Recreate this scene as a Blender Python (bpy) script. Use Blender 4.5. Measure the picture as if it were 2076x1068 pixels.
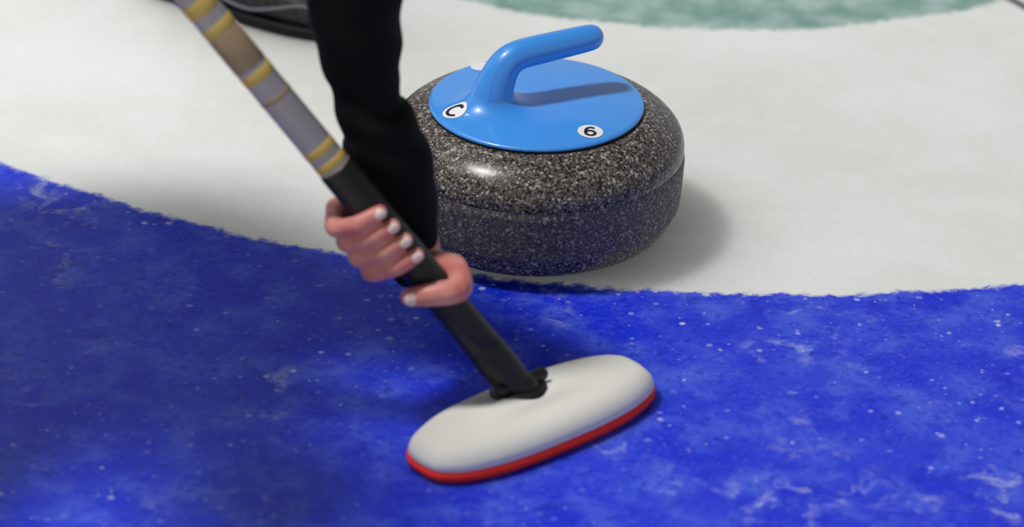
import bpy, bmesh, math, random
from mathutils import Vector, Matrix, noise
from mathutils.bvhtree import BVHTree

for o in list(bpy.data.objects):
    bpy.data.objects.remove(o)
SC = bpy.context.scene
COL = SC.collection

# ------------------------------------------------------------------ camera
cd = bpy.data.cameras.new('camera')
cam = bpy.data.objects.new('camera', cd); COL.objects.link(cam)
CAM = Vector((0.0, -3.2853620, 1.7005861))
R = ((0.9996743488, -0.0249325983, -0.0054370768),     # columns: right, up, forward
     (0.0164848072, 0.4683137830, 0.8834084286),
     (0.0194794094, 0.8832103748, -0.4685722852))
cam.matrix_world = Matrix(((R[0][0], R[0][1], -R[0][2], CAM.x),
                           (R[1][0], R[1][1], -R[1][2], CAM.y),
                           (R[2][0], R[2][1], -R[2][2], CAM.z),
                           (0, 0, 0, 1)))
cd.sensor_width = 36.0
cd.lens = 7627.33 * 36.0 / 2076.0
cd.clip_start = 0.05
cd.dof.use_dof = True
cd.dof.focus_distance = 3.60
cd.dof.aperture_fstop = 3.2
cd.dof.aperture_blades = 9
SC.camera = cam

# ------------------------------------------------------------------ light
w = bpy.data.worlds.new('arena'); SC.world = w; w.use_nodes = True
w.node_tree.nodes['Background'].inputs[0].default_value = (0.93, 0.97, 1.0, 1)
_t = w.node_tree                                            # pale walls all round the hall, a darker roof overhead
_tc = _t.nodes.new('ShaderNodeTexCoord'); _sx = _t.nodes.new('ShaderNodeSeparateXYZ'); _mr = _t.nodes.new('ShaderNodeMapRange')
_mr.interpolation_type = 'SMOOTHSTEP'
_t.links.new(_tc.outputs['Generated'], _sx.inputs[0]); _t.links.new(_sx.outputs[2], _mr.inputs[0])
for _i, _v in ((1, 0.30), (2, 0.75), (3, 0.48), (4, 0.07)): _mr.inputs[_i].default_value = _v
_t.links.new(_mr.outputs[0], _t.nodes['Background'].inputs[1])

def lamp(name, loc, size, power, target=(0, 0, 0), sy=None, color=(1, 1, 1)):
    d = bpy.data.lights.new(name, 'AREA')
    d.energy = power; d.color = color
    if sy:
        d.shape = 'RECTANGLE'; d.size = size; d.size_y = sy
    else:
        d.shape = 'DISK'; d.size = size
    o = bpy.data.objects.new(name, d); COL.objects.link(o)
    o.location = loc
    o.rotation_euler = (Vector(target) - Vector(loc)).to_track_quat('-Z', 'Y').to_euler()
    return o
lamp('ceiling_lamp', (-2.05, -0.5, 4.5), 0.6, 190, color=(1, 0.98, 0.95))
lamp('ceiling_lamp', (-1.7, 2.6, 4.6), 1.5, 50, sy=0.7, color=(0.96, 0.98, 1.0))

SC.view_settings.view_transform = 'Standard'
SC.view_settings.look = 'None'
SC.view_settings.gamma = 1.0
SC.view_settings.use_curve_mapping = False
SC.view_settings.exposure = 0.0

# ------------------------------------------------------------------ helpers
def srgb(r, g, b):
    f = lambda c: (c / 12.92 if c <= 0.04045 else ((c + 0.055) / 1.055) ** 2.4)
    return (f(r / 255), f(g / 255), f(b / 255), 1)

class NT:
    """small node-tree writer"""
    def __init__(self, name):
        self.m = bpy.data.materials.new(name); self.m.use_nodes = True
        self.t = self.m.node_tree; self.b = self.t.nodes['Principled BSDF']
    def n(self, kind, **kw):
        x = self.t.nodes.new(kind)
        for k, v in kw.items(): setattr(x, k, v)
        return x
    def put(self, sock, v):
        if isinstance(v, bpy.types.NodeSocket): self.t.links.new(v, sock)
        elif v is not None: sock.default_value = v
    def math(self, op, a, b=None, c=None, clamp=False):
        x = self.n('ShaderNodeMath', operation=op); x.use_clamp = clamp
        self.put(x.inputs[0], a)
        if b is not None: self.put(x.inputs[1], b)
        if c is not None: self.put(x.inputs[2], c)
        return x.outputs[0]
    def smooth(self, v, lo, hi, a=0.0, b=1.0):
        x = self.n('ShaderNodeMapRange', interpolation_type='SMOOTHSTEP')
        self.put(x.inputs[0], v); x.inputs[1].default_value = lo; x.inputs[2].default_value = hi
        x.inputs[3].default_value = a; x.inputs[4].default_value = b
        return x.outputs[0]
    def noise(self, vec, scale, detail=4, rough=0.55, out=0, dist=0.0):
        x = self.n('ShaderNodeTexNoise'); self.put(x.inputs['Vector'], vec)
        x.inputs['Scale'].default_value = scale; x.inputs['Detail'].default_value = detail
        x.inputs['Roughness'].default_value = rough; x.inputs['Distortion'].default_value = dist
        return x.outputs[out]
    def voronoi(self, vec, scale, rnd=1.0):
        x = self.n('ShaderNodeTexVoronoi'); self.put(x.inputs['Vector'], vec)
        x.inputs['Scale'].default_value = scale; x.inputs['Randomness'].default_value = rnd
        return x
    def mix(self, f, a, b):
        x = self.n('ShaderNodeMix', data_type='RGBA')
        self.put(x.inputs[0], f); self.put(x.inputs[6], a); self.put(x.inputs[7], b)
        return x.outputs[2]
    def sep(self, v):
        x = self.n('ShaderNodeSeparateXYZ'); self.put(x.inputs[0], v); return x.outputs
    def ramp(self, f, stops, interp='LINEAR'):
        x = self.n('ShaderNodeValToRGB'); self.put(x.inputs[0], f)
        e = x.color_ramp; e.interpolation = interp
        while len(e.elements) < len(stops): e.elements.new(0.5)
        for el, (p, c) in zip(e.elements, stops): el.position = p; el.color = c
        return x.outputs[0]
    def bump(self, h, strength, dist):
        x = self.n('ShaderNodeBump'); self.put(x.inputs['Height'], h)
        x.inputs['Strength'].default_value = strength; x.inputs['Distance'].default_value = dist
        self.t.links.new(x.outputs[0], self.b.inputs['Normal'])
    def set(self, **kw):
        for k, v in kw.items(): self.put(self.b.inputs[k.replace('_', ' ')], v)
        return self.m

def plain(name, col, rough=0.5, spec=0.5, var=0.08, scale=40, bump=0.0, bscale=300, coat=0.0):
    t = NT(name)
    pos = t.n('ShaderNodeTexCoord').outputs['Object']
    n = t.noise(pos, scale, 4)
    dark = tuple(c * (1 - var) for c in col[:3]) + (1,)
    lite = tuple(min(1, c * (1 + var)) for c in col[:3]) + (1,)
    t.set(Base_Color=t.mix(n, dark, lite), Roughness=rough)
    t.b.inputs['Specular IOR Level'].default_value = spec
    t.b.inputs['Coat Weight'].default_value = coat
    if bump: t.bump(t.noise(pos, bscale, 3), bump, 0.001)
    return t.m

def link(name, me, mat, parent=None, loc=None, smooth=True, world=True):
    """mesh data in world coordinates -> object whose origin sits at loc (top level) or at its thing's base"""
    o = bpy.data.objects.new(name, me); COL.objects.link(o)
    base = Vector(loc) if loc is not None else (Vector(root_of(parent).location) if parent else Vector())
    if world: me.transform(Matrix.Translation(-base))
    if parent: o.parent = parent
    else: o.location = base
    if mat and not me.materials: me.materials.append(mat)
    if smooth: me.polygons.foreach_set('use_smooth', [True] * len(me.polygons))
    me.update()
    return o
def root_of(o):
    while o.parent: o = o.parent
    return o
def mesh_of(bm, name='m'):
    bmesh.ops.recalc_face_normals(bm, faces=bm.faces)
    me = bpy.data.meshes.new(name); bm.to_mesh(me); bm.free(); return me
def empty(name, loc, label, cat):
    o = bpy.data.objects.new(name, None); COL.objects.link(o); o.location = loc
    o.empty_display_size = 0.05
    o['label'] = label; o['category'] = cat
    return o

def loft(bm, rings, cap=True):
    """rings: list of lists of points, same count, closed"""
    vs = [[bm.verts.new(p) for p in r] for r in rings]
    n = len(rings[0])
    for a, b in zip(vs, vs[1:]):
        for i in range(n):
            bm.faces.new((a[i], a[(i + 1) % n], b[(i + 1) % n], b[i]))
    if cap:
        bm.faces.new(list(reversed(vs[0]))); bm.faces.new(vs[-1])
    return vs
def catmull(P, n):
    """resample a list of equal-length tuples smoothly"""
    out = []
    Q = [P[0]] + list(P) + [P[-1]]
    for i in range(1, len(Q) - 2):
        for k in range(n):
            t = k / n
            out.append(tuple(0.5 * (2 * b + (c - a) * t + (2 * a - 5 * b + 4 * c - d) * t * t + (3 * b - a - 3 * c + d) * t ** 3)
                             for a, b, c, d in zip(Q[i - 1], Q[i], Q[i + 1], Q[i + 2])))
    out.append(tuple(P[-1])); return out
def tube(bm, pts, n=20, sub=8, round_ends=True, squash=None, wob=None):
    """pts: (x,y,z,r); squash=(dir, factor) flattens the section along dir"""
    P = catmull(pts, sub) if sub > 1 else [tuple(p) for p in pts]
    C = [Vector(p[:3]) for p in P]; Rr = [max(p[3], 1e-4) for p in P]
    T = [(C[min(i + 1, len(C) - 1)] - C[max(i - 1, 0)]).normalized() for i in range(len(C))]
    u = T[0].orthogonal().normalized()
    rings = []
    def ring(c, t, r, ref, key):
        u = (ref - t * ref.dot(t)).normalized(); v = t.cross(u)
        out = []
        for k in range(n):
            a = 2 * math.pi * k / n
            d = u * math.cos(a) + v * math.sin(a)
            rr = r * (wob(key, a) if wob else 1)
            q = d * rr
            if squash:
                s = Vector(squash[0]).normalized(); q = q - s * q.dot(s) * (1 - squash[1])
            out.append(c + q)
        return out, u
    if round_ends:
        for k in range(4):
            a = math.pi / 2 * (0.12 + k * 0.22)
            rg, u = ring(C[0] - T[0] * Rr[0] * math.cos(a), T[0], Rr[0] * math.sin(a), u, 0); rings.append(rg)
    for i, c in enumerate(C):
        rg, u = ring(c, T[i], Rr[i], u, i / (len(C) - 1)); rings.append(rg)
    if round_ends:
        for k in range(4):
            a = math.pi / 2 * (0.12 + (3 - k) * 0.22)
            rg, u = ring(C[-1] + T[-1] * Rr[-1] * math.cos(a), T[-1], Rr[-1] * math.sin(a), u, 1); rings.append(rg)
    loft(bm, rings)
def lathe(bm, prof, n=128, closed=False):
    vs = []
    for r, z in prof:
        if r < 1e-6: vs.append([bm.verts.new((0, 0, z))])
        else: vs.append([bm.verts.new((r * math.cos(2 * math.pi * k / n), r * math.sin(2 * math.pi * k / n), z)) for k in range(n)])
    if closed: vs.append(vs[0])
    for a, b in zip(vs, vs[1:]):
        for k in range(n):
            k2 = (k + 1) % n
            if len(a) == 1 and len(b) == 1: continue
            if len(a) == 1: bm.faces.new((a[0], b[k], b[k2]))
            elif len(b) == 1: bm.faces.new((a[k], b[0], a[k2]))
            else: bm.faces.new((a[k], b[k], b[k2], a[k2]))
def ellipsoid(bm, c, r, rot=None, u=24, v=16):
    m = Matrix.Translation(c) @ (rot.to_4x4() if rot else Matrix()) @ Matrix.Diagonal((r[0], r[1], r[2], 1))
    bmesh.ops.create_uvsphere(bm, u_segments=u, v_segments=v, radius=1, matrix=m)
def fuse(bm, voxel, smooth=6, factor=0.5):
    """one continuous skin out of overlapping closed shapes"""
    me = mesh_of(bm, 'tmp'); o = bpy.data.objects.new('tmp', me); COL.objects.link(o)
    a = o.modifiers.new('r', 'REMESH'); a.mode = 'VOXEL'; a.voxel_size = voxel
    if smooth:
        s = o.modifiers.new('s', 'SMOOTH'); s.iterations = smooth; s.factor = factor
    dg = bpy.context.evaluated_depsgraph_get(); dg.update()
    out = bpy.data.meshes.new_from_object(o.evaluated_get(dg))
    bpy.data.objects.remove(o); bpy.data.meshes.remove(me)
    return out

# ------------------------------------------------------------------ ice
HX, HY = 0.18884, 1.08930          # the button, centre of the house
def ice_material():
    t = NT('painted_pebbled_ice')
    pos = t.n('ShaderNodeNewGeometry').outputs['Position']
    x, y, z = t.sep(pos)
    dx = t.math('SUBTRACT', x, HX); dy = t.math('SUBTRACT', y, HY)
    r = t.math('SQRT', t.math('ADD', t.math('MULTIPLY', dx, dx), t.math('MULTIPLY', dy, dy)))
    n1 = t.math('SUBTRACT', t.noise(pos, 11, 3), 0.5)
    n2 = t.math('SUBTRACT', t.noise(pos, 75, 4, 0.65), 0.5)
    rr = t.math('ADD', r, t.math('ADD', t.math('MULTIPLY', n1, 0.022), t.math('MULTIPLY', n2, 0.026)))
    inner = t.smooth(rr, 0.604, 0.616)                    # 0 inside the green ring
    b_in = t.smooth(rr, 1.2140, 1.2240)
    b_out = t.smooth(rr, 1.825, 1.832)
    blue_f = t.math('MULTIPLY', b_in, t.math('SUBTRACT', 1.0, b_out))
    big = t.noise(pos, 5, 3)
    mid = t.noise(pos, 22, 6, 0.6)
    fine = t.noise(pos, 190, 3, 0.6)
    white = t.mix(t.smooth(big, 0.3, 0.7), srgb(226, 228, 223), srgb(236, 237, 236))
    white = t.mix(t.math('MULTIPLY', t.smooth(fine, 0.5, 0.75), 0.22), white, srgb(196, 200, 196))
    white = t.mix(t.math('MULTIPLY', t.smooth(mid, 0.45, 0.7), 0.3), white, srgb(242, 243, 243))
    green = t.mix(t.smooth(mid, 0.35, 0.68), srgb(120, 158, 149), srgb(170, 194, 188))
    # the blue paint under thin frost: mottling, worn patches and crumbs of scraped ice
    deep, pale = srgb(14, 42, 214), srgb(58, 88, 228)
    frost = srgb(196, 204, 236)
    f1 = t.math('MULTIPLY', t.smooth(t.noise(pos, 9, 4, 0.6), 0.36, 0.68), 0.5)
    blue = t.mix(f1, deep, pale)
    blue = t.mix(t.math('MULTIPLY', t.smooth(mid, 0.42, 0.68), 0.6), blue, srgb(86, 112, 228))
    blue = t.mix(t.math('MULTIPLY', t.smooth(fine, 0.5, 0.72), 0.4), blue, srgb(84, 108, 225))
    gd = t.math('MULTIPLY', t.smooth(t.noise(pos, 105, 3), 0.53, 0.68), 0.6)
    blue = t.mix(gd, blue, srgb(8, 30, 190))
    pits = t.math('MULTIPLY', t.smooth(t.noise(pos, 26, 6, 0.7, dist=0.4), 0.60, 0.68), 0.6)
    blue = t.mix(pits, blue, srgb(4, 26, 178))
    worn = t.smooth(t.noise(pos, 30, 10, 0.72, dist=0.5), 0.50, 0.66)
    patch = t.math('MULTIPLY', worn, t.smooth(t.noise(pos, 5.2, 3), 0.50, 0.66))
    blue = t.mix(t.math('MULTIPLY', patch, 0.62), blue, frost)
    crowd = t.smooth(t.noise(pos, 3.1, 2), 0.38, 0.62, 0.25, 1.0)       # crumbs gather in places
    v = t.voronoi(pos, 84); vr = t.sep(v.outputs['Color'])
    rad = t.math('MULTIPLY', t.math('SUBTRACT', vr[0], 0.56), 0.72)
    wob = t.math('MULTIPLY', n2, 0.6)
    speck = t.smooth(t.math('SUBTRACT', rad, t.math('ADD', v.outputs['Distance'], wob)), -0.06, 0.12)
    speck = t.math('MULTIPLY', speck, t.math('MULTIPLY_ADD', vr[1], 0.75, 0.12))
    v2 = t.voronoi(pos, 190); vr2 = t.sep(v2.outputs['Color'])
    sp2 = t.smooth(t.math('SUBTRACT', t.math('MULTIPLY', t.math('SUBTRACT', vr2[0], 0.86), 2.6), v2.outputs['Distance']), -0.05, 0.12)
    speck = t.math('MAXIMUM', speck, t.math('MULTIPLY', sp2, t.math('MULTIPLY', vr2[1], 0.7)))
    speck = t.math('MULTIPLY', speck, crowd)
    blue = t.mix(t.math('MULTIPLY', speck, 0.85), blue, srgb(210, 218, 244))
    col = t.mix(blue_f, white, blue)
    col = t.mix(inner, green, col)
    # the dark tee line through the button
    ux, uy = 0.5550, -0.8318
    off = t.math('ABSOLUTE', t.math('SUBTRACT', t.math('MULTIPLY', dx, -uy), t.math('MULTIPLY', dy, -ux)))
    along = t.math('ADD', t.math('MULTIPLY', dx, ux), t.math('MULTIPLY', dy, uy))
    line = t.math('MULTIPLY', t.smooth(off, 0.0045, 0.0085, 1.0, 0.0), t.smooth(along, -0.02, 0.0))
    col = t.mix(t.math('MULTIPLY', line, t.math('MULTIPLY', t.math('SUBTRACT', 1.0, b_in), 0.9)), col, srgb(70, 78, 74))
    t.set(Base_Color=col, Roughness=t.math('MULTIPLY_ADD', mid, 0.25, 0.38))
    t.b.inputs['Specular IOR Level'].default_value = 0.28
    t.b.inputs['Subsurface Weight'].default_value = 1.0
    t.b.inputs['Subsurface Radius'].default_value = (1, 1, 1)
    t.put(t.b.inputs['Subsurface Scale'], t.math('MULTIPLY_ADD', blue_f, -0.18, 0.20))
    h = t.math('ADD', t.math('MULTIPLY', t.noise(pos, 130, 2), 0.5), t.math('MULTIPLY', speck, 0.5))
    t.bump(h, 0.55, 0.0012)
    return t.m
bm = bmesh.new()
bmesh.ops.create_grid(bm, x_segments=40, y_segments=40, size=14.0)
fl = link('floor', mesh_of(bm), ice_material(), smooth=False)
fl['kind'] = 'structure'; fl['label'] = 'painted white, blue and green curling ice'

# ------------------------------------------------------------------ curling stone
def granite(name, rough, tint, lift, coat):
    t = NT(name)
    pos = t.n('ShaderNodeTexCoord').outputs['Object']
    warp = t.n('ShaderNodeVectorMath', operation='MULTIPLY_ADD')
    t.put(warp.inputs[0], t.noise(pos, 260, 2, out=1)); warp.inputs[1].default_value = (0.003,) * 3
    t.put(warp.inputs[2], pos)
    p = warp.outputs[0]
    g = lambda v, k=1.0: tuple(min(1, c * lift * k + (1 - lift) * 0.10) * tt for c, tt in zip(v, tint)) + (1,)
    v1 = t.sep(t.voronoi(p, 560).outputs['Color'])
    c1 = t.ramp(v1[0], [(0.0, g((0.022, 0.022, 0.025))), (0.24, g((0.075, 0.07, 0.067))), (0.46, g((0.15, 0.135, 0.125))),
                        (0.68, g((0.10, 0.085, 0.078))), (0.84, g((0.27, 0.245, 0.22))), (0.95, g((0.46, 0.43, 0.39)))], 'CONSTANT')
    v2 = t.voronoi(p, 235); w2 = t.sep(v2.outputs['Color'])
    big = t.math('MULTIPLY', t.math('GREATER_THAN', w2[0], 0.93), t.math('LESS_THAN', v2.outputs['Distance'], 0.42))
    c2 = t.mix(t.math('MULTIPLY', big, 0.8), c1, g((0.47, 0.44, 0.40)))
    big2 = t.math('MULTIPLY', t.math('LESS_THAN', w2[0], 0.09), t.math('LESS_THAN', v2.outputs['Distance'], 0.42))
    c3 = t.mix(t.math('MULTIPLY', big2, 0.8), c2, g((0.02, 0.02, 0.024)))
    t.set(Base_Color=c3, Roughness=rough)
    t.b.inputs['Specular IOR Level'].default_value = 0.3
    t.b.inputs['Coat Weight'].default_value = coat; t.b.inputs['Coat Roughness'].default_value = 0.14
    if rough > 0.5: t.bump(t.noise(pos, 700, 2), 0.5, 0.0006)
    return t.m
M_gran = granite('polished_speckled_granite', 0.27, (1.0, 0.97, 0.94), 1.05, 0.0)
M_band = granite('frosted_granite', 0.62, (1.02, 0.98, 1.08), 0.66, 0.0)
M_blue = plain('glossy_blue_plastic', srgb(66, 153, 242), 0.34, 0.5, 0.04, 30, coat=0.5)
M_black = plain('black_rubber', srgb(14, 14, 15), 0.6, 0.3)
M_stick = plain('white_vinyl_sticker', srgb(240, 240, 243), 0.4, 0.4, 0.01)
M_ink = plain('black_print', srgb(30, 29, 40), 0.5, 0.3, 0.02)

stone = empty('curling_stone', (0, 0, 0), 'grey speckled granite curling stone with bright blue handle, gliding on the white ring', 'curling stone')
low = [(0.0, 0.012), (0.055, 0.010), (0.061, 0.003), (0.064, 0.0005), (0.068, 0.0003), (0.075, 0.0018), (0.10, 0.0045),
       (0.118, 0.0078), (0.129, 0.0135), (0.1362, 0.0228), (0.1398, 0.0315), (0.1408, 0.0345)]
band = [(0.1408, 0.0345), (0.1422, 0.0365), (0.1432, 0.046), (0.1442, 0.060), (0.1449, 0.075), (0.1451, 0.0805), (0.1438, 0.0872)]
up = [(0.1438, 0.0872), (0.1446, 0.0885), (0.1448, 0.0925), (0.1440, 0.0990), (0.1412, 0.1060), (0.1362, 0.1125), (0.1292, 0.1189), (0.1205, 0.1246),
      (0.112, 0.1284), (0.104, 0.1299), (0.05, 0.1300), (0.0, 0.1300)]
bm = bmesh.new()
lathe(bm, catmull(low, 4) + catmull(band, 2)[1:-1] + catmull(up, 5), 160)
body = mesh_of(bm)
sb = link('granite_body', body, M_gran, stone)
bm = bmesh.new()                                            # frosted striking band: a thin sleeve just proud of the body
bp = catmull(band, 4)
outer = [(r + 0.00035, z) for r, z in bp]
lathe(bm, [(r - 0.004, z) for r, z in bp[::-1]] + outer, 160, closed=True)
link('striking_band', mesh_of(bm), M_band, stone)['label'] = 'dull frosted band round the granite'
bm = bmesh.new()
lathe(bm, [(0.090, 0.1295), (0.1030, 0.1295), (0.1036, 0.1305), (0.1030, 0.1322), (0.090, 0.1322)], 128, closed=True)
link('washer', mesh_of(bm), M_black, stone)['label'] = 'thin black washer under the blue handle plate'

AZ = math.radians(27.0); AX = Vector((math.cos(AZ), math.sin(AZ), 0))
def plate_z(r):
    return 0.1392 - 0.0042 * (r / 0.1) ** 2.8
NB = (-0.0478 * AX.x, -0.0478 * AX.y)
def top_z(x, y):
    """domed plate that sweeps up into the neck"""
    r = math.hypot(x, y)
    du = (x - NB[0]) * AX.x + (y - NB[1]) * AX.y; dv = (y - NB[1]) * AX.x - (x - NB[0]) * AX.y
    d = math.hypot(du * (0.84 if du < 0 else 1.0), dv)
    return plate_z(r) + 0.0012 + (0.0150 * math.exp(-max(0.0, d - 0.0180) / 0.0095) if r < 0.099 else 0.0)
bm = bmesh.new()
prof = [(0.0, 0.1308), (0.099, 0.1308), (0.1030, 0.1314), (0.1047, 0.1330), (0.1046, 0.1345), (0.1032, 0.1357), (0.1012, 0.1364)]
lathe(bm, prof + [(0.0985 - 0.0015 * k, 0.2) for k in range(66)] + [(0.0, 0.2)], 200)
for v in bm.verts:
    if v.co.z > 0.19: v.co.z = top_z(v.co.x, v.co.y)
H = [(-0.0480, 0.1360, 0.0203), (-0.0480, 0.1445, 0.0205), (-0.0477, 0.1505, 0.0206), (-0.0463, 0.1575, 0.0196), (-0.0428, 0.1665, 0.0181),
     (-0.0372, 0.1775, 0.0164), (-0.0300, 0.1850, 0.0153), (-0.0190, 0.1892, 0.0146), (0.000, 0.1906, 0.0144), (0.025, 0.1918, 0.0139),
     (0.048, 0.1928, 0.0133), (0.0572, 0.1932, 0.0128)]
HP = [(AX.x * u, AX.y * u, z, r) for u, z, r in H]
tube(bm, HP, 40, 6, True)
hm = fuse(bm, 0.0010, 28)
handle = link('handle', hm, M_blue, stone)
handle['label'] = 'bright blue gooseneck handle and plate'
bvh = BVHTree.FromPolygons([v.co.copy() for v in hm.vertices], [tuple(p.vertices) for p in hm.polygons])
def drop(x, y, lift):
    """point on the handle plate under (x, y)"""
    co, no, i, d = bvh.ray_cast(Vector((x, y, 0.165)), Vector((0, 0, -1)))
    return co + no * lift
def on_plate(bm, rows, lift, th):
    """grid of 2-D points laid on the plate as a thin skin with an edge"""
    top = [[bm.verts.new(drop(p[0], p[1], lift)) for p in r] for r in rows]
    bot = [[bm.verts.new(drop(p[0], p[1], lift - th)) for p in r] for r in rows]
    nr, nc = len(rows), len(rows[0])
    for i in range(nr - 1):
        for j in range(nc - 1):
            bm.faces.new((top[i][j], top[i + 1][j], top[i + 1][j + 1], top[i][j + 1]))
            bm.faces.new((bot[i][j], bot[i][j + 1], bot[i + 1][j + 1], bot[i + 1][j]))
    return top, bot
def ribbon(bm, line, width, frame, lift, th):
    c, ex, ey, s = frame
    L = [Vector(p) for p in line]; rows = []
    closed = (L[0] - L[-1]).length < 1e-5
    for i, p in enumerate(L):
        a = L[i - 1] if i else (L[-2] if closed else L[0]); b = L[i + 1] if i < len(L) - 1 else (L[1] if closed else L[-1])
        tn = (b - a).normalized(); nn = Vector((-tn.y, tn.x))
        row = []
        for k in (-1, -0.33, 0.33, 1):
            q = (p + nn * (width / 2 * k)) * s
            row.append(c + ex * q.x + ey * q.y)
        rows.append(row)
    on_plate(bm, rows, lift, th)
def sticker(cx, cy, r, up_deg, glyph, label):
    a = math.radians(up_deg); ey = Vector((math.cos(a), math.sin(a))); ex = Vector((ey.y, -ey.x)); c = Vector((cx, cy))
    bm = bmesh.new(); n = 48
    rows = [[c + Vector((math.cos(2 * math.pi * k / n), math.sin(2 * math.pi * k / n))) * (r * q) for k in range(n + 1)] for q in (0.02, 0.25, 0.5, 0.75, 1.0)]
    on_plate(bm, rows, 0.00045, 0.0006)
    bmesh.ops.remove_doubles(bm, verts=bm.verts, dist=1e-5)
    st = link('sticker', mesh_of(bm), M_stick, stone); st['label'] = label
    if glyph:
        bm = bmesh.new()
        for line, wd in glyph: ribbon(bm, line, wd, (c, ex, ey, r * 0.74), 0.00075, 0.0005)
        link('lettering', mesh_of(bm), M_ink, st)
def arc(cx, cy, rx, ry, a0, a1, n=40):
    return [(cx + rx * math.cos(math.radians(a0 + (a1 - a0) * k / n)), cy + ry * math.sin(math.radians(a0 + (a1 - a0) * k / n))) for k in range(n + 1)]
G_C = [(arc(0, 0, 0.82, 0.84, 42, 318), 0.34)]
G_6 = [(arc(0, -0.36, 0.50, 0.47, 0, 360), 0.32),
       (catmull([(-0.50, -0.36), (-0.50, 0.02), (-0.40, 0.42), (-0.14, 0.72), (0.14, 0.78), (0.42, 0.62)], 8), 0.31)]
sticker(-0.0778, -0.0370, 0.0118, 46, G_C, 'round white sticker with a black C')
sticker(0.0518, -0.0678, 0.0122, 90, G_6, 'round white sticker with a black 6')
sticker(-0.0540, 0.0735, 0.0116, 120, None, 'white sticker half hidden behind the neck of the handle')

# ------------------------------------------------------------------ broom
M_hood = plain('white_nylon_hood', srgb(226, 224, 218), 0.6, 0.3, 0.05, 20, 0.2, 500)
M_red = plain('red_foam_pad', srgb(246, 50, 36), 0.6, 0.3, 0.06, 60)
M_carb = plain('black_carbon', srgb(16, 16, 17), 0.45, 0.4, 0.1, 60)
M_lilac = plain('silver_lilac_lacquer', srgb(168, 160, 164), 0.35, 0.5, 0.05, 40)
M_gold = plain('gold_stripe', srgb(196, 164, 84), 0.4, 0.5, 0.05, 60)
M_tan = plain('bronze_stripe', srgb(150, 126, 100), 0.4, 0.5, 0.06, 60)
HC = Vector((0.004, -0.394, 0)); HA = math.radians(41.0)
hx = Vector((math.cos(HA), math.sin(HA), 0)); hy = Vector((-hx.y, hx.x, 0)); hz = Vector((0, 0, 1))
broom = empty('curling_broom', HC, 'curling broom with white brush head and red pad on the blue ice', 'curling broom')
def outline(L, W, z, n=64, e=3.0, bow=0.0):
    out = []
    for k in range(n):
        a = 2 * math.pi * k / n
        cx = math.copysign(abs(math.cos(a)) ** (2 / e), math.cos(a)); cy = math.copysign(abs(math.sin(a)) ** (2 / e), math.sin(a))
        out.append(HC + hx * (cx * L / 2) + hy * (cy * W / 2 * (1 - 0.10 * cx * cx)) + hz * z)
    return out
bm = bmesh.new()
loft(bm, [outline(0.256, 0.097, 0.0115), outline(0.260, 0.101, 0.014), outline(0.256, 0.098, 0.020), outline(0.242, 0.086, 0.0275),
          outline(0.222, 0.066, 0.0315), outline(0.16, 0.046, 0.0325), outline(0.10, 0.030, 0.0345), outline(0.062, 0.024, 0.0375), outline(0.04, 0.014, 0.0385)])
head = link('brush_head', mesh_of(bm), M_hood, broom); head['label'] = 'white oval brush head'
bm = bmesh.new()
loft(bm, [outline(0.244, 0.089, 0.0002), outline(0.256, 0.099, 0.0020), outline(0.262, 0.104, 0.0060), outline(0.262, 0.104, 0.0105), outline(0.252, 0.095, 0.0130)])
link('brush_pad', mesh_of(bm), M_red, head)['label'] = 'red pad edge under the white head'
S0 = Vector((-0.0065, -0.385, 0.0330)); S1 = Vector((-0.2910, -0.370, 0.3999)); SD = S1 - S0
def S(t): return S0 + SD * t
SU = SD.normalized()
def shaft_piece(name, mat, t0, t1, r0, r1, parent, lip=0.0015, label=None):
    bm = bmesh.new(); L = (t1 - t0) * SD.length; k = min(0.15, lip / L)
    P = [(t0, r0 - lip * 0.6), (t0 + (t1 - t0) * k, r0), (t1 - (t1 - t0) * k, r1), (t1, r1 - lip * 0.6)]
    tube(bm, [tuple(S(t)) + (r,) for t, r in P], 32, 1, False)
    o = link(name, mesh_of(bm), mat, parent)
    if label: o['label'] = label
    return o
bm = bmesh.new()                                            # pivot: boss, fork and collar
J = Vector((S0.x, S0.y, 0.038))
tube(bm, [(J.x, J.y, 0.030, 0.030), (J.x, J.y, 0.036, 0.027), (J.x, J.y, 0.041, 0.019)], 32, 1, False)
tube(bm, [tuple(J - hx * 0.0) + (0.015,), tuple(S(0.03)) + (0.0165,), tuple(S(0.075)) + (0.0175,), tuple(S(0.12)) + (0.0170,)], 32, 4, True)
tube(bm, [tuple(J - hx * 0.022 + hz * 0.006) + (0.0065,), tuple(J + hx * 0.022 + hz * 0.006) + (0.0065,)], 16, 1, True)
link('pivot_joint', mesh_of(bm), M_carb, broom)['label'] = 'black pivot joining shaft and head'
shaft = shaft_piece('shaft', M_lilac, 0.50, 1.93, 0.0150, 0.0150, broom, label='pale lilac upper shaft with gold stripes')
shaft_piece('lower_shaft', M_carb, 0.04, 0.585, 0.0165, 0.0162, broom, label='black lower shaft')
for y0, y1, m in ((330, 338, M_tan), (312, 326, M_gold), (285, 300, M_gold), (184, 192, M_tan), (135, 153, M_gold), (62, 128, M_tan), (42, 60, M_gold),
                  (-2, 22, M_gold), (-60, -40, M_gold), (-150, -130, M_gold)):
    shaft_piece('stripe', m, (800 - y1) / 800, (800 - y0) / 800, 0.0153, 0.0153, shaft, 0.0004)
shaft_piece('end_cap', M_black, 1.92, 1.96, 0.0165, 0.016, broom)

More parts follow.
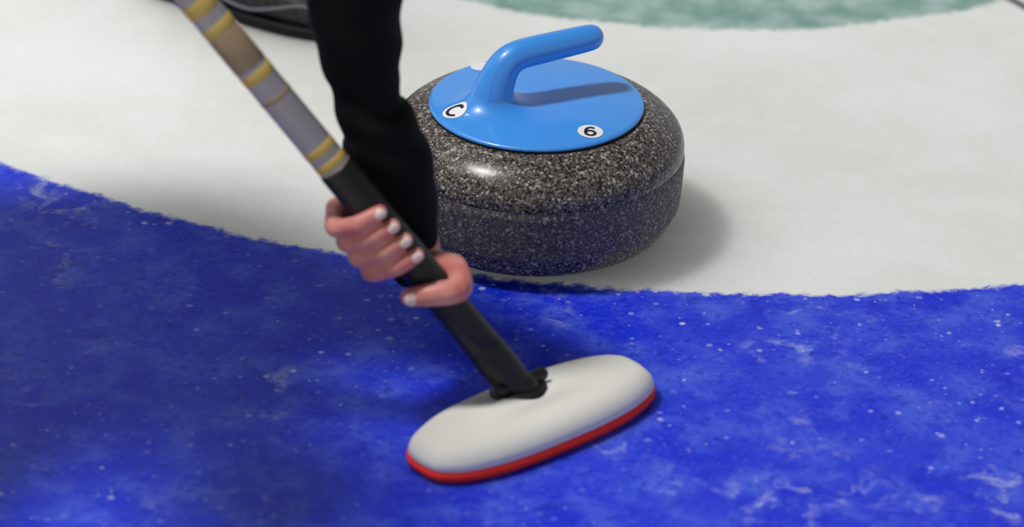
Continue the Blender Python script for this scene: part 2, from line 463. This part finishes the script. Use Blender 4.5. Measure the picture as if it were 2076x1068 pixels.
# ------------------------------------------------------------------ the sweeper
def skin_material():
    t = NT('skin')
    pos = t.n('ShaderNodeTexCoord').outputs['Object']
    n = t.noise(pos, 45, 3)
    t.set(Base_Color=t.mix(t.smooth(n, 0.3, 0.7), srgb(196, 112, 106), srgb(214, 146, 134)), Roughness=0.5)
    t.b.inputs['Subsurface Weight'].default_value = 0.08
    t.b.inputs['Subsurface Radius'].default_value = (0.006, 0.002, 0.001)
    t.bump(t.noise(pos, 420, 3), 0.25, 0.0005)
    return t.m
M_skin = skin_material()
M_cloth = plain('black_stretch_cloth', srgb(9, 9, 12), 0.8, 0.15, 0.2, 60, 0.3, 900)
M_trou = plain('black_trouser_cloth', srgb(10, 10, 13), 0.8, 0.15, 0.2, 60, 0.3, 900)
M_hair = plain('dark_brown_hair', srgb(40, 28, 20), 0.6, 0.3, 0.3, 200)
M_nail = plain('pale_fingernail', srgb(226, 200, 192), 0.3, 0.5, 0.02)

def grip(bm, t0, side, wrist, nails, step=0.0445, thumb_t=None):
    """a hand closed round the shaft: four fingers come round one side, the thumb round the other"""
    c = S(t0)
    f = (CAM - c); f = (f - SU * f.dot(SU)).normalized()         # towards the viewer's side of the shaft
    s = SU.cross(f).normalized()
    if s.x > 0: s = -s
    s = s * side
    def at(t, deg, r): 
        a = math.radians(deg); return S(t) + f * (r * math.cos(a)) + s * (r * math.sin(a))
    W = Vector(wrist)
    for i in range(4):
        t = t0 + step * (i - 0.0)
        k = (1.0, 1.08, 1.0, 0.84)[i]
        mcp = at(t + 0.010, 146, 0.039); pip = at(t + 0.006, 88, 0.0335 * (0.85 + 0.15 * k)); dip = at(t - 0.004, 30 + 6 * (1 - k), 0.0258); tip = at(t - 0.010, -14 * k, 0.0244)
        r = 0.0086 * (0.9 + 0.1 * k)
        mid = W.lerp(mcp, 0.55)
        tube(bm, [tuple(W) + (0.019,), tuple(mid) + (0.0145,), tuple(mcp) + (r * 1.28,)], 16, 4)
        tube(bm, [tuple(mcp) + (r * 1.22,), tuple(mcp.lerp(pip, 0.5) + s * 0.003) + (r * 0.98,), tuple(pip) + (r * 1.1,),
                  tuple(pip.lerp(dip, 0.5) + (s + f) * 0.0015) + (r * 0.93,), tuple(dip) + (r * 0.97,), tuple(tip) + (r * 0.8,)], 16, 4)
        d = (tip - dip).normalized(); out = f
        nails.append((tip - d * 0.001, d, (out - d * out.dot(d)).normalized(), r * 0.8))
    tt = thumb_t if thumb_t is not None else t0 - 0.075
    cmc = W.lerp(at(tt + 0.02, -168, 0.036), 0.7); mcp = at(tt + 0.006, -125, 0.029); ip = at(tt - 0.002, -30, 0.0285); tip = at(tt + 0.042, 52, 0.0280)
    tube(bm, [tuple(W) + (0.019,), tuple(cmc) + (0.0165,), tuple(mcp) + (0.0128,)], 16, 4)
    tube(bm, [tuple(mcp) + (0.0125,), tuple(mcp.lerp(ip, 0.5) - s * 0.004) + (0.0108,), tuple(ip) + (0.0116,), tuple(ip.lerp(tip, 0.55) + f * 0.002) + (0.0108,), tuple(tip) + (0.0085,)], 16, 4)
    d = (tip - ip).normalized()
    nails.append((tip - d * 0.001, d, (f - d * f.dot(d)).normalized(), 0.0092))

# the near sleeve: centre line and radius, narrow above its folds
SLV = [(-0.1604, -0.3120, 0.4047, 0.0424),
       (-0.1594, -0.3140, 0.3778, 0.0417),
       (-0.1568, -0.3160, 0.3555, 0.0393),
       (-0.1546, -0.3170, 0.3326, 0.0372),
       (-0.1510, -0.3190, 0.3100, 0.0318),
       (-0.1488, -0.3200, 0.2939, 0.0292),
       (-0.1444, -0.3210, 0.2755, 0.0310),
       (-0.1374, -0.3220, 0.2603, 0.0345),
       (-0.1313, -0.3230, 0.2408, 0.0355),
       (-0.1233, -0.3250, 0.2178, 0.0352),
       (-0.1179, -0.3250, 0.1936, 0.0331),
       (-0.1129, -0.3260, 0.1698, 0.0288),
       (-0.1088, -0.3260, 0.1452, 0.0250),
       (-0.1052, -0.3260, 0.1279, 0.0220),
       (-0.1025, -0.3260, 0.1156, 0.0194)]
V4 = lambda p, r: tuple(p) + (r,)
# shoes
def shoe_material():
    t = NT('black_dotted_mesh')
    pos = t.n('ShaderNodeTexCoord').outputs['Object']
    v = t.voronoi(pos, 190, 0.25)
    dot = t.smooth(v.outputs['Distance'], 0.18, 0.34, 1.0, 0.0)
    t.set(Base_Color=t.mix(dot, srgb(14, 14, 14), srgb(66, 62, 66)), Roughness=0.6)
    t.bump(dot, 0.4, 0.0008); return t.m
M_shoe = shoe_material()
M_sole = plain('dark_green_black_rubber', srgb(14, 18, 16), 0.6, 0.2)
M_pipe = plain('grey_piping', srgb(104, 100, 114), 0.5, 0.4)
def shoe(person, heel, e, label):
    e = Vector((e[0], e[1], 0)).normalized(); nrm = Vector((-e.y, e.x, 0))
    P = lambda u, v, h: Vector((heel[0], heel[1], 0)) + e * u + nrm * v + hz * h
    prof = [(0.0, 0.020, 0.060), (0.012, 0.031, 0.085), (0.04, 0.036, 0.102), (0.075, 0.038, 0.108), (0.10, 0.040, 0.098), (0.135, 0.044, 0.080),
            (0.175, 0.048, 0.066), (0.215, 0.049, 0.055), (0.25, 0.044, 0.045), (0.28, 0.031, 0.035), (0.297, 0.014, 0.024)]
    prof = catmull(prof, 3)
    bm = bmesh.new(); rings = []
    for u, hw, ht in prof:
        rg = []
        for k in range(28):
            a = 2 * math.pi * k / 28
            ca, sa = math.cos(a), math.sin(a)
            v = hw * math.copysign(abs(ca) ** (0.7 if sa > 0 else 0.3), ca) * (1.0 - 0.38 * max(0, sa) ** 2)
            h = 0.010 + (ht - 0.010) * (0.5 + 0.5 * math.copysign(abs(sa) ** 0.8, sa))
            rg.append(P(u, v, h))
        rings.append(rg)
    loft(bm, rings)
    up_o = link('shoe', mesh_of(bm), M_shoe, person); up_o['label'] = label
    bm = bmesh.new(); rings = []
    edge = [(u, hw) for u, hw, ht in prof]
    poly = [(u, hw + 0.003) for u, hw in edge] + [(u, -hw - 0.003) for u, hw in edge[::-1]]
    for h, g in ((0.0, 0.96), (0.002, 1.0), (0.008, 1.0), (0.0115, 0.985), (0.013, 0.93)):
        rings.append([P(0.15 + (u - 0.15) * (1 + (g - 1) * 0.3), v * g, h) for u, v in poly])
    loft(bm, rings)
    link('sole', mesh_of(bm), M_sole, up_o)
    bm = bmesh.new()
    def side(u, h):
        hw, ht = next(((b, c) for a, b, c in prof if a >= u), prof[-1][1:])
        q = min(1, max(0, (h - 0.010) / (ht - 0.010))); sa = 2 * q - 1
        sa = math.copysign(abs(sa) ** (1 / 0.8), sa); ca = -math.sqrt(max(0, 1 - sa * sa))
        return P(u, hw * math.copysign(abs(ca) ** (0.7 if sa > 0 else 0.3), ca) * (1 - 0.38 * max(0, sa) ** 2) - 0.0008, h)
    tube(bm, [tuple(side(u, h)) + (0.0021,) for u, h in ((0.05, 0.050), (0.10, 0.033), (0.135, 0.022), (0.168, 0.020), (0.20, 0.029), (0.23, 0.0365), (0.255, 0.034), (0.272, 0.027))], 10, 4)
    link('piping', mesh_of(bm), M_pipe, up_o)
M_eye = plain('eye', srgb(60, 50, 46), 0.2, 0.5)
def folds(key, a):
    return 1 + 0.035 * math.sin(key * 46 + 1.7 * math.sin(a + 0.6) + 0.9 * math.cos(2 * a)) * (0.4 + 0.6 * math.sin(key * 3.1)) + 0.02 * math.sin(key * 21 + 2 * a)
def relaxed_hand(bm, W, d, palm, out):
    """loosely hanging hand: d runs along the fingers, palm is the side they curl to, out is the thumb's side"""
    d, palm, out = d.normalized(), palm.normalized(), out.normalized()
    for i, (o_, ln) in enumerate(((0.030, 0.94), (0.010, 1.04), (-0.010, 0.98), (-0.029, 0.80))):
        m = W + d * (0.088 - 0.004 * i) + out * o_; L = 0.078 * ln
        p1 = m + (d * 0.92 + palm * 0.38) * (L * 0.46); p2 = p1 + (d * 0.70 + palm * 0.70) * (L * 0.32); p3 = p2 + (d * 0.45 + palm * 0.88) * (L * 0.24)
        tube(bm, [V4(W, 0.018), V4(W.lerp(m, 0.5), 0.0145), V4(m, 0.0112), V4(p1, 0.0095), V4(p2, 0.0086), V4(p3, 0.0072)], 14, 4)
    a = W + d * 0.030 + out * 0.030 + palm * 0.010; b = a + (d * 0.8 + out * 0.45 + palm * 0.4) * 0.036; c = b + (d * 0.95 + palm * 0.35) * 0.030
    tube(bm, [V4(W, 0.017), V4(a, 0.0145), V4(b, 0.0108), V4(c, 0.0088)], 14, 4)

def make_person(base, PEL, CH, NK, HD, look, arms, legs, feet, hands, nails, label, near_sleeve=None):
    """arms: (shoulder, elbow, wrist) x2; legs: (hip, knee, ankle) x2; feet: (heel, direction, label) x2; hands: ready meshes"""
    (SL, EL, WL), (SR, ER, WR) = arms
    bm = bmesh.new()
    tube(bm, [V4(PEL, 0.130), V4(PEL.lerp(CH, 0.45), 0.115), V4(CH, 0.138), V4(CH.lerp(NK, 0.7), 0.095)], 28, 6)
    tube(bm, [V4(SL, 0.06), V4(CH.lerp(NK, 0.6), 0.085), V4(SR, 0.06)], 24, 6)
    tube(bm, [V4(CH.lerp(NK, 0.8), 0.058), V4(NK, 0.052), V4(NK.lerp(HD, 0.6), 0.05)], 20, 6)
    hd = Vector(look).normalized()                              # where the face looks
    hu = (HD - NK); hu = (hu - hd * hu.dot(hd)).normalized(); hr = hd.cross(hu)
    HM = Matrix((hr, hd, hu)).transposed()                      # head axes
    hb = bmesh.new()
    ellipsoid(hb, HD + hu * 0.02 - hd * 0.008, (0.073, 0.093, 0.088), HM)
    ellipsoid(hb, HD - hu * 0.042 + hd * 0.028, (0.056, 0.062, 0.062), HM)
    ellipsoid(hb, HD - hu * 0.088 + hd * 0.066, (0.022, 0.018, 0.018), HM)
    tube(hb, [V4(HD - hu * 0.05, 0.046), V4(NK.lerp(HD, 0.3), 0.048)], 20, 3)
    tube(hb, [V4(HD + hd * 0.076 + hu * 0.020, 0.008), V4(HD + hd * 0.092 - hu * 0.004, 0.009), V4(HD + hd * 0.103 - hu * 0.020, 0.0125)], 14, 4)
    for sgn in (-1, 1):
        ellipsoid(hb, HD + hd * 0.094 - hu * 0.023 + hr * (0.012 * sgn), (0.0085, 0.009, 0.008), HM, 14, 10)
        ellipsoid(hb, HD + hr * (0.076 * sgn) - hu * 0.008 - hd * 0.006, (0.010, 0.018, 0.031), HM)
        tube(hb, [V4(HD + hd * 0.079 + hu * 0.027 + hr * (0.012 * sgn), 0.008), V4(HD + hd * 0.066 + hu * 0.030 + hr * (0.048 * sgn), 0.008)], 10, 4)
    for dz, r in ((-0.052, 0.0065), (-0.063, 0.0075)):
        tube(hb, [V4(HD + hd * 0.079 + hu * dz - hr * 0.022, 0.004), V4(HD + hd * 0.090 + hu * dz, r), V4(HD + hd * 0.079 + hu * dz + hr * 0.022, 0.004)], 10, 4)
    head_me = fuse(hb, 0.0025, 3)
    if near_sleeve:
        tube(bm, [V4(EL, 0.034)] + [V4(near_sleeve[q][:3], r) for q, r in ((2, 0.030), (5, 0.023), (8, 0.023), (10, 0.023))] + [V4(WL, 0.020)], 20, 6)
        todo = ((SL, EL, EL.lerp(Vector(near_sleeve[2][:3]), 0.5), (0.052, 0.037, 0.034)), (SR, ER, WR, (0.052, 0.040, 0.026)))
    else:
        todo = ((SL, EL, WL, (0.052, 0.040, 0.026)), (SR, ER, WR, (0.052, 0.040, 0.026)))
    for a, b, c, r in todo:
        tube(bm, [V4(a, r[0]), V4(a.lerp(b, 0.5), r[0] * 0.88), V4(b, r[1]), V4(b.lerp(c, 0.35), r[1] * 0.98), V4(c, r[2])], 20, 5)
    for a, b, c in legs:
        tube(bm, [V4(a, 0.088), V4(a.lerp(b, 0.5), 0.075), V4(b, 0.056), V4(b.lerp(c, 0.35), 0.056), V4(c, 0.036)], 20, 5)
    for (a, b, c), (heel, e, lb) in zip(legs, feet):
        e = Vector((e[0], e[1], 0)).normalized()
        tube(bm, [V4(c, 0.033), V4(c + e * 0.05 - hz * 0.042, 0.024), V4(c + e * 0.13 - hz * 0.056, 0.016)], 16, 4)
    body_me = fuse(bm, 0.006, 4)
    bm = bmesh.new()
    for m_ in [body_me, head_me] + hands: bm.from_mesh(m_)
    person = link('person', mesh_of(bm), M_skin, loc=base)
    person['label'] = label; person['category'] = 'person'
    for sgn in (-1, 1):
        bm = bmesh.new()
        ellipsoid(bm, HD + hd * 0.0775 + hu * 0.008 + hr * (0.031 * sgn), (0.0115, 0.0105, 0.0095), HM, 16, 12)
        link('eye', mesh_of(bm), M_eye, person)
    # hair: a shaped cap with locks
    bm = bmesh.new()
    ellipsoid(bm, HD + hu * 0.034 - hd * 0.022, (0.080, 0.094, 0.086), HM)
    random.seed(4)
    for k in range(46):
        a = random.uniform(0.15, 0.85) * 2 * math.pi; e = random.uniform(-0.15, 1.2)
        dirv = (hr * math.sin(a) + hd * math.cos(a)) * math.cos(e) + hu * math.sin(e)
        q = HD + hu * 0.034 - hd * 0.022 + hr * dirv.dot(hr) * 0.077 + hd * dirv.dot(hd) * 0.09 + hu * dirv.dot(hu) * 0.083
        tube(bm, [V4(q, 0.011), V4(q - hu * 0.02 - hd * 0.012 + dirv * 0.004, 0.009), V4(q - hu * 0.038 - hd * 0.02, 0.004)], 8, 3)
    link('hair', fuse(bm, 0.004, 2), M_hair, person)
    for c, d, o_, r in nails:
        bm = bmesh.new(); s_ = d.cross(o_)
        rings = []
        for q, hh in ((1.0, 0.0), (0.95, 0.0007), (0.7, 0.0012), (0.3, 0.0014)):
            rings.append([c + d * (math.sin(a) * 0.0062 * q) + s_ * (math.cos(a) * r * 0.72 * q) + o_ * (r * 0.93 + hh - 0.0022 * (math.cos(a) * q) ** 2)
                          for a in [2 * math.pi * k / 20 for k in range(20)]])
        loft(bm, rings)
        link('fingernail', mesh_of(bm), M_nail, person)
    # jacket: trunk and both sleeves
    bm = bmesh.new()
    tube(bm, [V4(PEL.lerp(CH, 0.08), 0.158), V4(PEL.lerp(CH, 0.45), 0.145), V4(CH, 0.162), V4(CH.lerp(NK, 0.7), 0.115)], 28, 6)
    tube(bm, [V4(SL, 0.078), V4(CH.lerp(NK, 0.55), 0.105), V4(SR, 0.078)], 24, 6)
    tube(bm, [V4(CH.lerp(NK, 0.7), 0.075), V4(NK.lerp(HD, 0.16), 0.062)], 20, 4)
    for (a, b, c), near in (((SR, ER, WR), None), ((SL, EL, WL), near_sleeve)):
        if near: tube(bm, [V4(a, 0.074), V4(a.lerp(b, 0.5), 0.064), V4(b + Vector((-0.01, 0, 0.012)), 0.050), V4(b - hz * 0.015, 0.043)], 20, 6)
        else: tube(bm, [V4(a, 0.074), V4(a.lerp(b, 0.5), 0.064), V4(b, 0.056), V4(b.lerp(c, 0.5), 0.046), V4(b.lerp(c, 0.86), 0.038)], 20, 6)
    jk = fuse(bm, 0.006, 4)
    bm = bmesh.new(); bm.from_mesh(jk)
    if near_sleeve: tube(bm, near_sleeve, 40, 8, False, wob=folds)
    link('jacket', mesh_of(bm), M_cloth, person)['label'] = 'black long sleeved jacket'
    bm = bmesh.new()
    tube(bm, [V4(PEL.lerp(CH, -0.12), 0.150), V4(PEL, 0.155), V4(PEL.lerp(CH, 0.25), 0.142)], 28, 6)
    for a, b, c in legs:
        tube(bm, [V4(a, 0.102), V4(a.lerp(b, 0.5), 0.088), V4(b, 0.070), V4(b.lerp(c, 0.4), 0.066), V4(b.lerp(c, 0.92), 0.058)], 24, 6)
    link('trousers', fuse(bm, 0.006, 4), M_trou, person)['label'] = 'black trousers'
    for heel, e, lb in feet: shoe(person, heel, e, lb)
    return person

# the sweeper, bent low beside the shaft
VV = lambda *p: Vector(p)
nails = []
WL = VV(-0.1020, -0.326, 0.135); WR = VV(-0.600, -0.325, 0.700)
bm = bmesh.new()
grip(bm, 0.376, 1, WL, nails, step=0.037, thumb_t=0.264)
tube(bm, [tuple(WL) + (0.022,), (-0.1180, -0.325, 0.197, 0.023)], 20, 4)
hand_l = fuse(bm, 0.0015, 5)
bm = bmesh.new()
grip(bm, 1.72, 1, WR, [], thumb_t=1.64)
hand_r = fuse(bm, 0.003, 3)
make_person(VV(-1.0, -0.17, 0), VV(-1.06, -0.25, 0.73), VV(-0.665, -0.185, 0.81), VV(-0.63, -0.355, 0.88), VV(-0.61, -0.51, 0.965), (0.35, -0.72, -0.35),
            ((VV(-0.455, -0.215, 0.685), VV(-0.164, -0.308, 0.425), WL), (VV(-0.83, -0.49, 0.85), VV(-0.81, -0.66, 0.68), WR)),
            ((VV(-1.03, -0.10, 0.69), VV(-0.80, 0.06, 0.42), VV(-1.01, 0.19, 0.085)), (VV(-1.06, -0.29, 0.69), VV(-0.82, -0.42, 0.41), VV(-1.03, -0.53, 0.085))),
            ((VV(-1.075, 0.195, 0), (1, -0.1), 'black shoe of the left foot'), (VV(-1.095, -0.525, 0), (1, -0.1), 'black shoe of the right foot')),
            [hand_l, hand_r], nails, 'person in black sleeve bent low, gripping the broom shaft with a bare hand', SLV)

# a team mate upright beyond the stone, of whom the photograph shows one shoe
FE = VV(0.885, -0.466, 0).normalized(); FN = VV(0.466, 0.885, 0).normalized()
AR = VV(-0.385, 0.548, 0.085); AL = VV(-0.43, 0.83, 0.085); WR = VV(-0.33, 0.47, 0.87); WL = VV(-0.13, 0.83, 0.87)
hands = []
for W, E_, o_ in ((WL, VV(-0.21, 0.86, 1.10), FN), (WR, VV(-0.44, 0.47, 1.10), -FN)):
    bm = bmesh.new()
    relaxed_hand(bm, W, (W - E_) * 0.6 - hz * 0.15, -o_, FE)
    hands.append(fuse(bm, 0.002, 4))
make_person(VV(-0.38, 0.70, 0), VV(-0.42, 0.70, 0.93), VV(-0.37, 0.68, 1.26), VV(-0.355, 0.675, 1.44), VV(-0.325, 0.66, 1.585), (0.75, -0.55, -0.35),
            ((VV(-0.275, 0.845, 1.38), VV(-0.21, 0.86, 1.10), WL), (VV(-0.45, 0.515, 1.38), VV(-0.44, 0.47, 1.10), WR)),
            ((VV(-0.38, 0.78, 0.90), VV(-0.36, 0.82, 0.49), AL), (VV(-0.45, 0.62, 0.90), VV(-0.385, 0.60, 0.49), AR)),
            ((AL - FE * 0.065 - hz * 0.085, FE, 'black shoe of the left foot'), (VV(-0.443, 0.578, 0), FE, 'black dotted mesh shoe with grey piping')),
            hands, [], 'person standing behind the broom shaft, one black mesh shoe with grey piping showing')
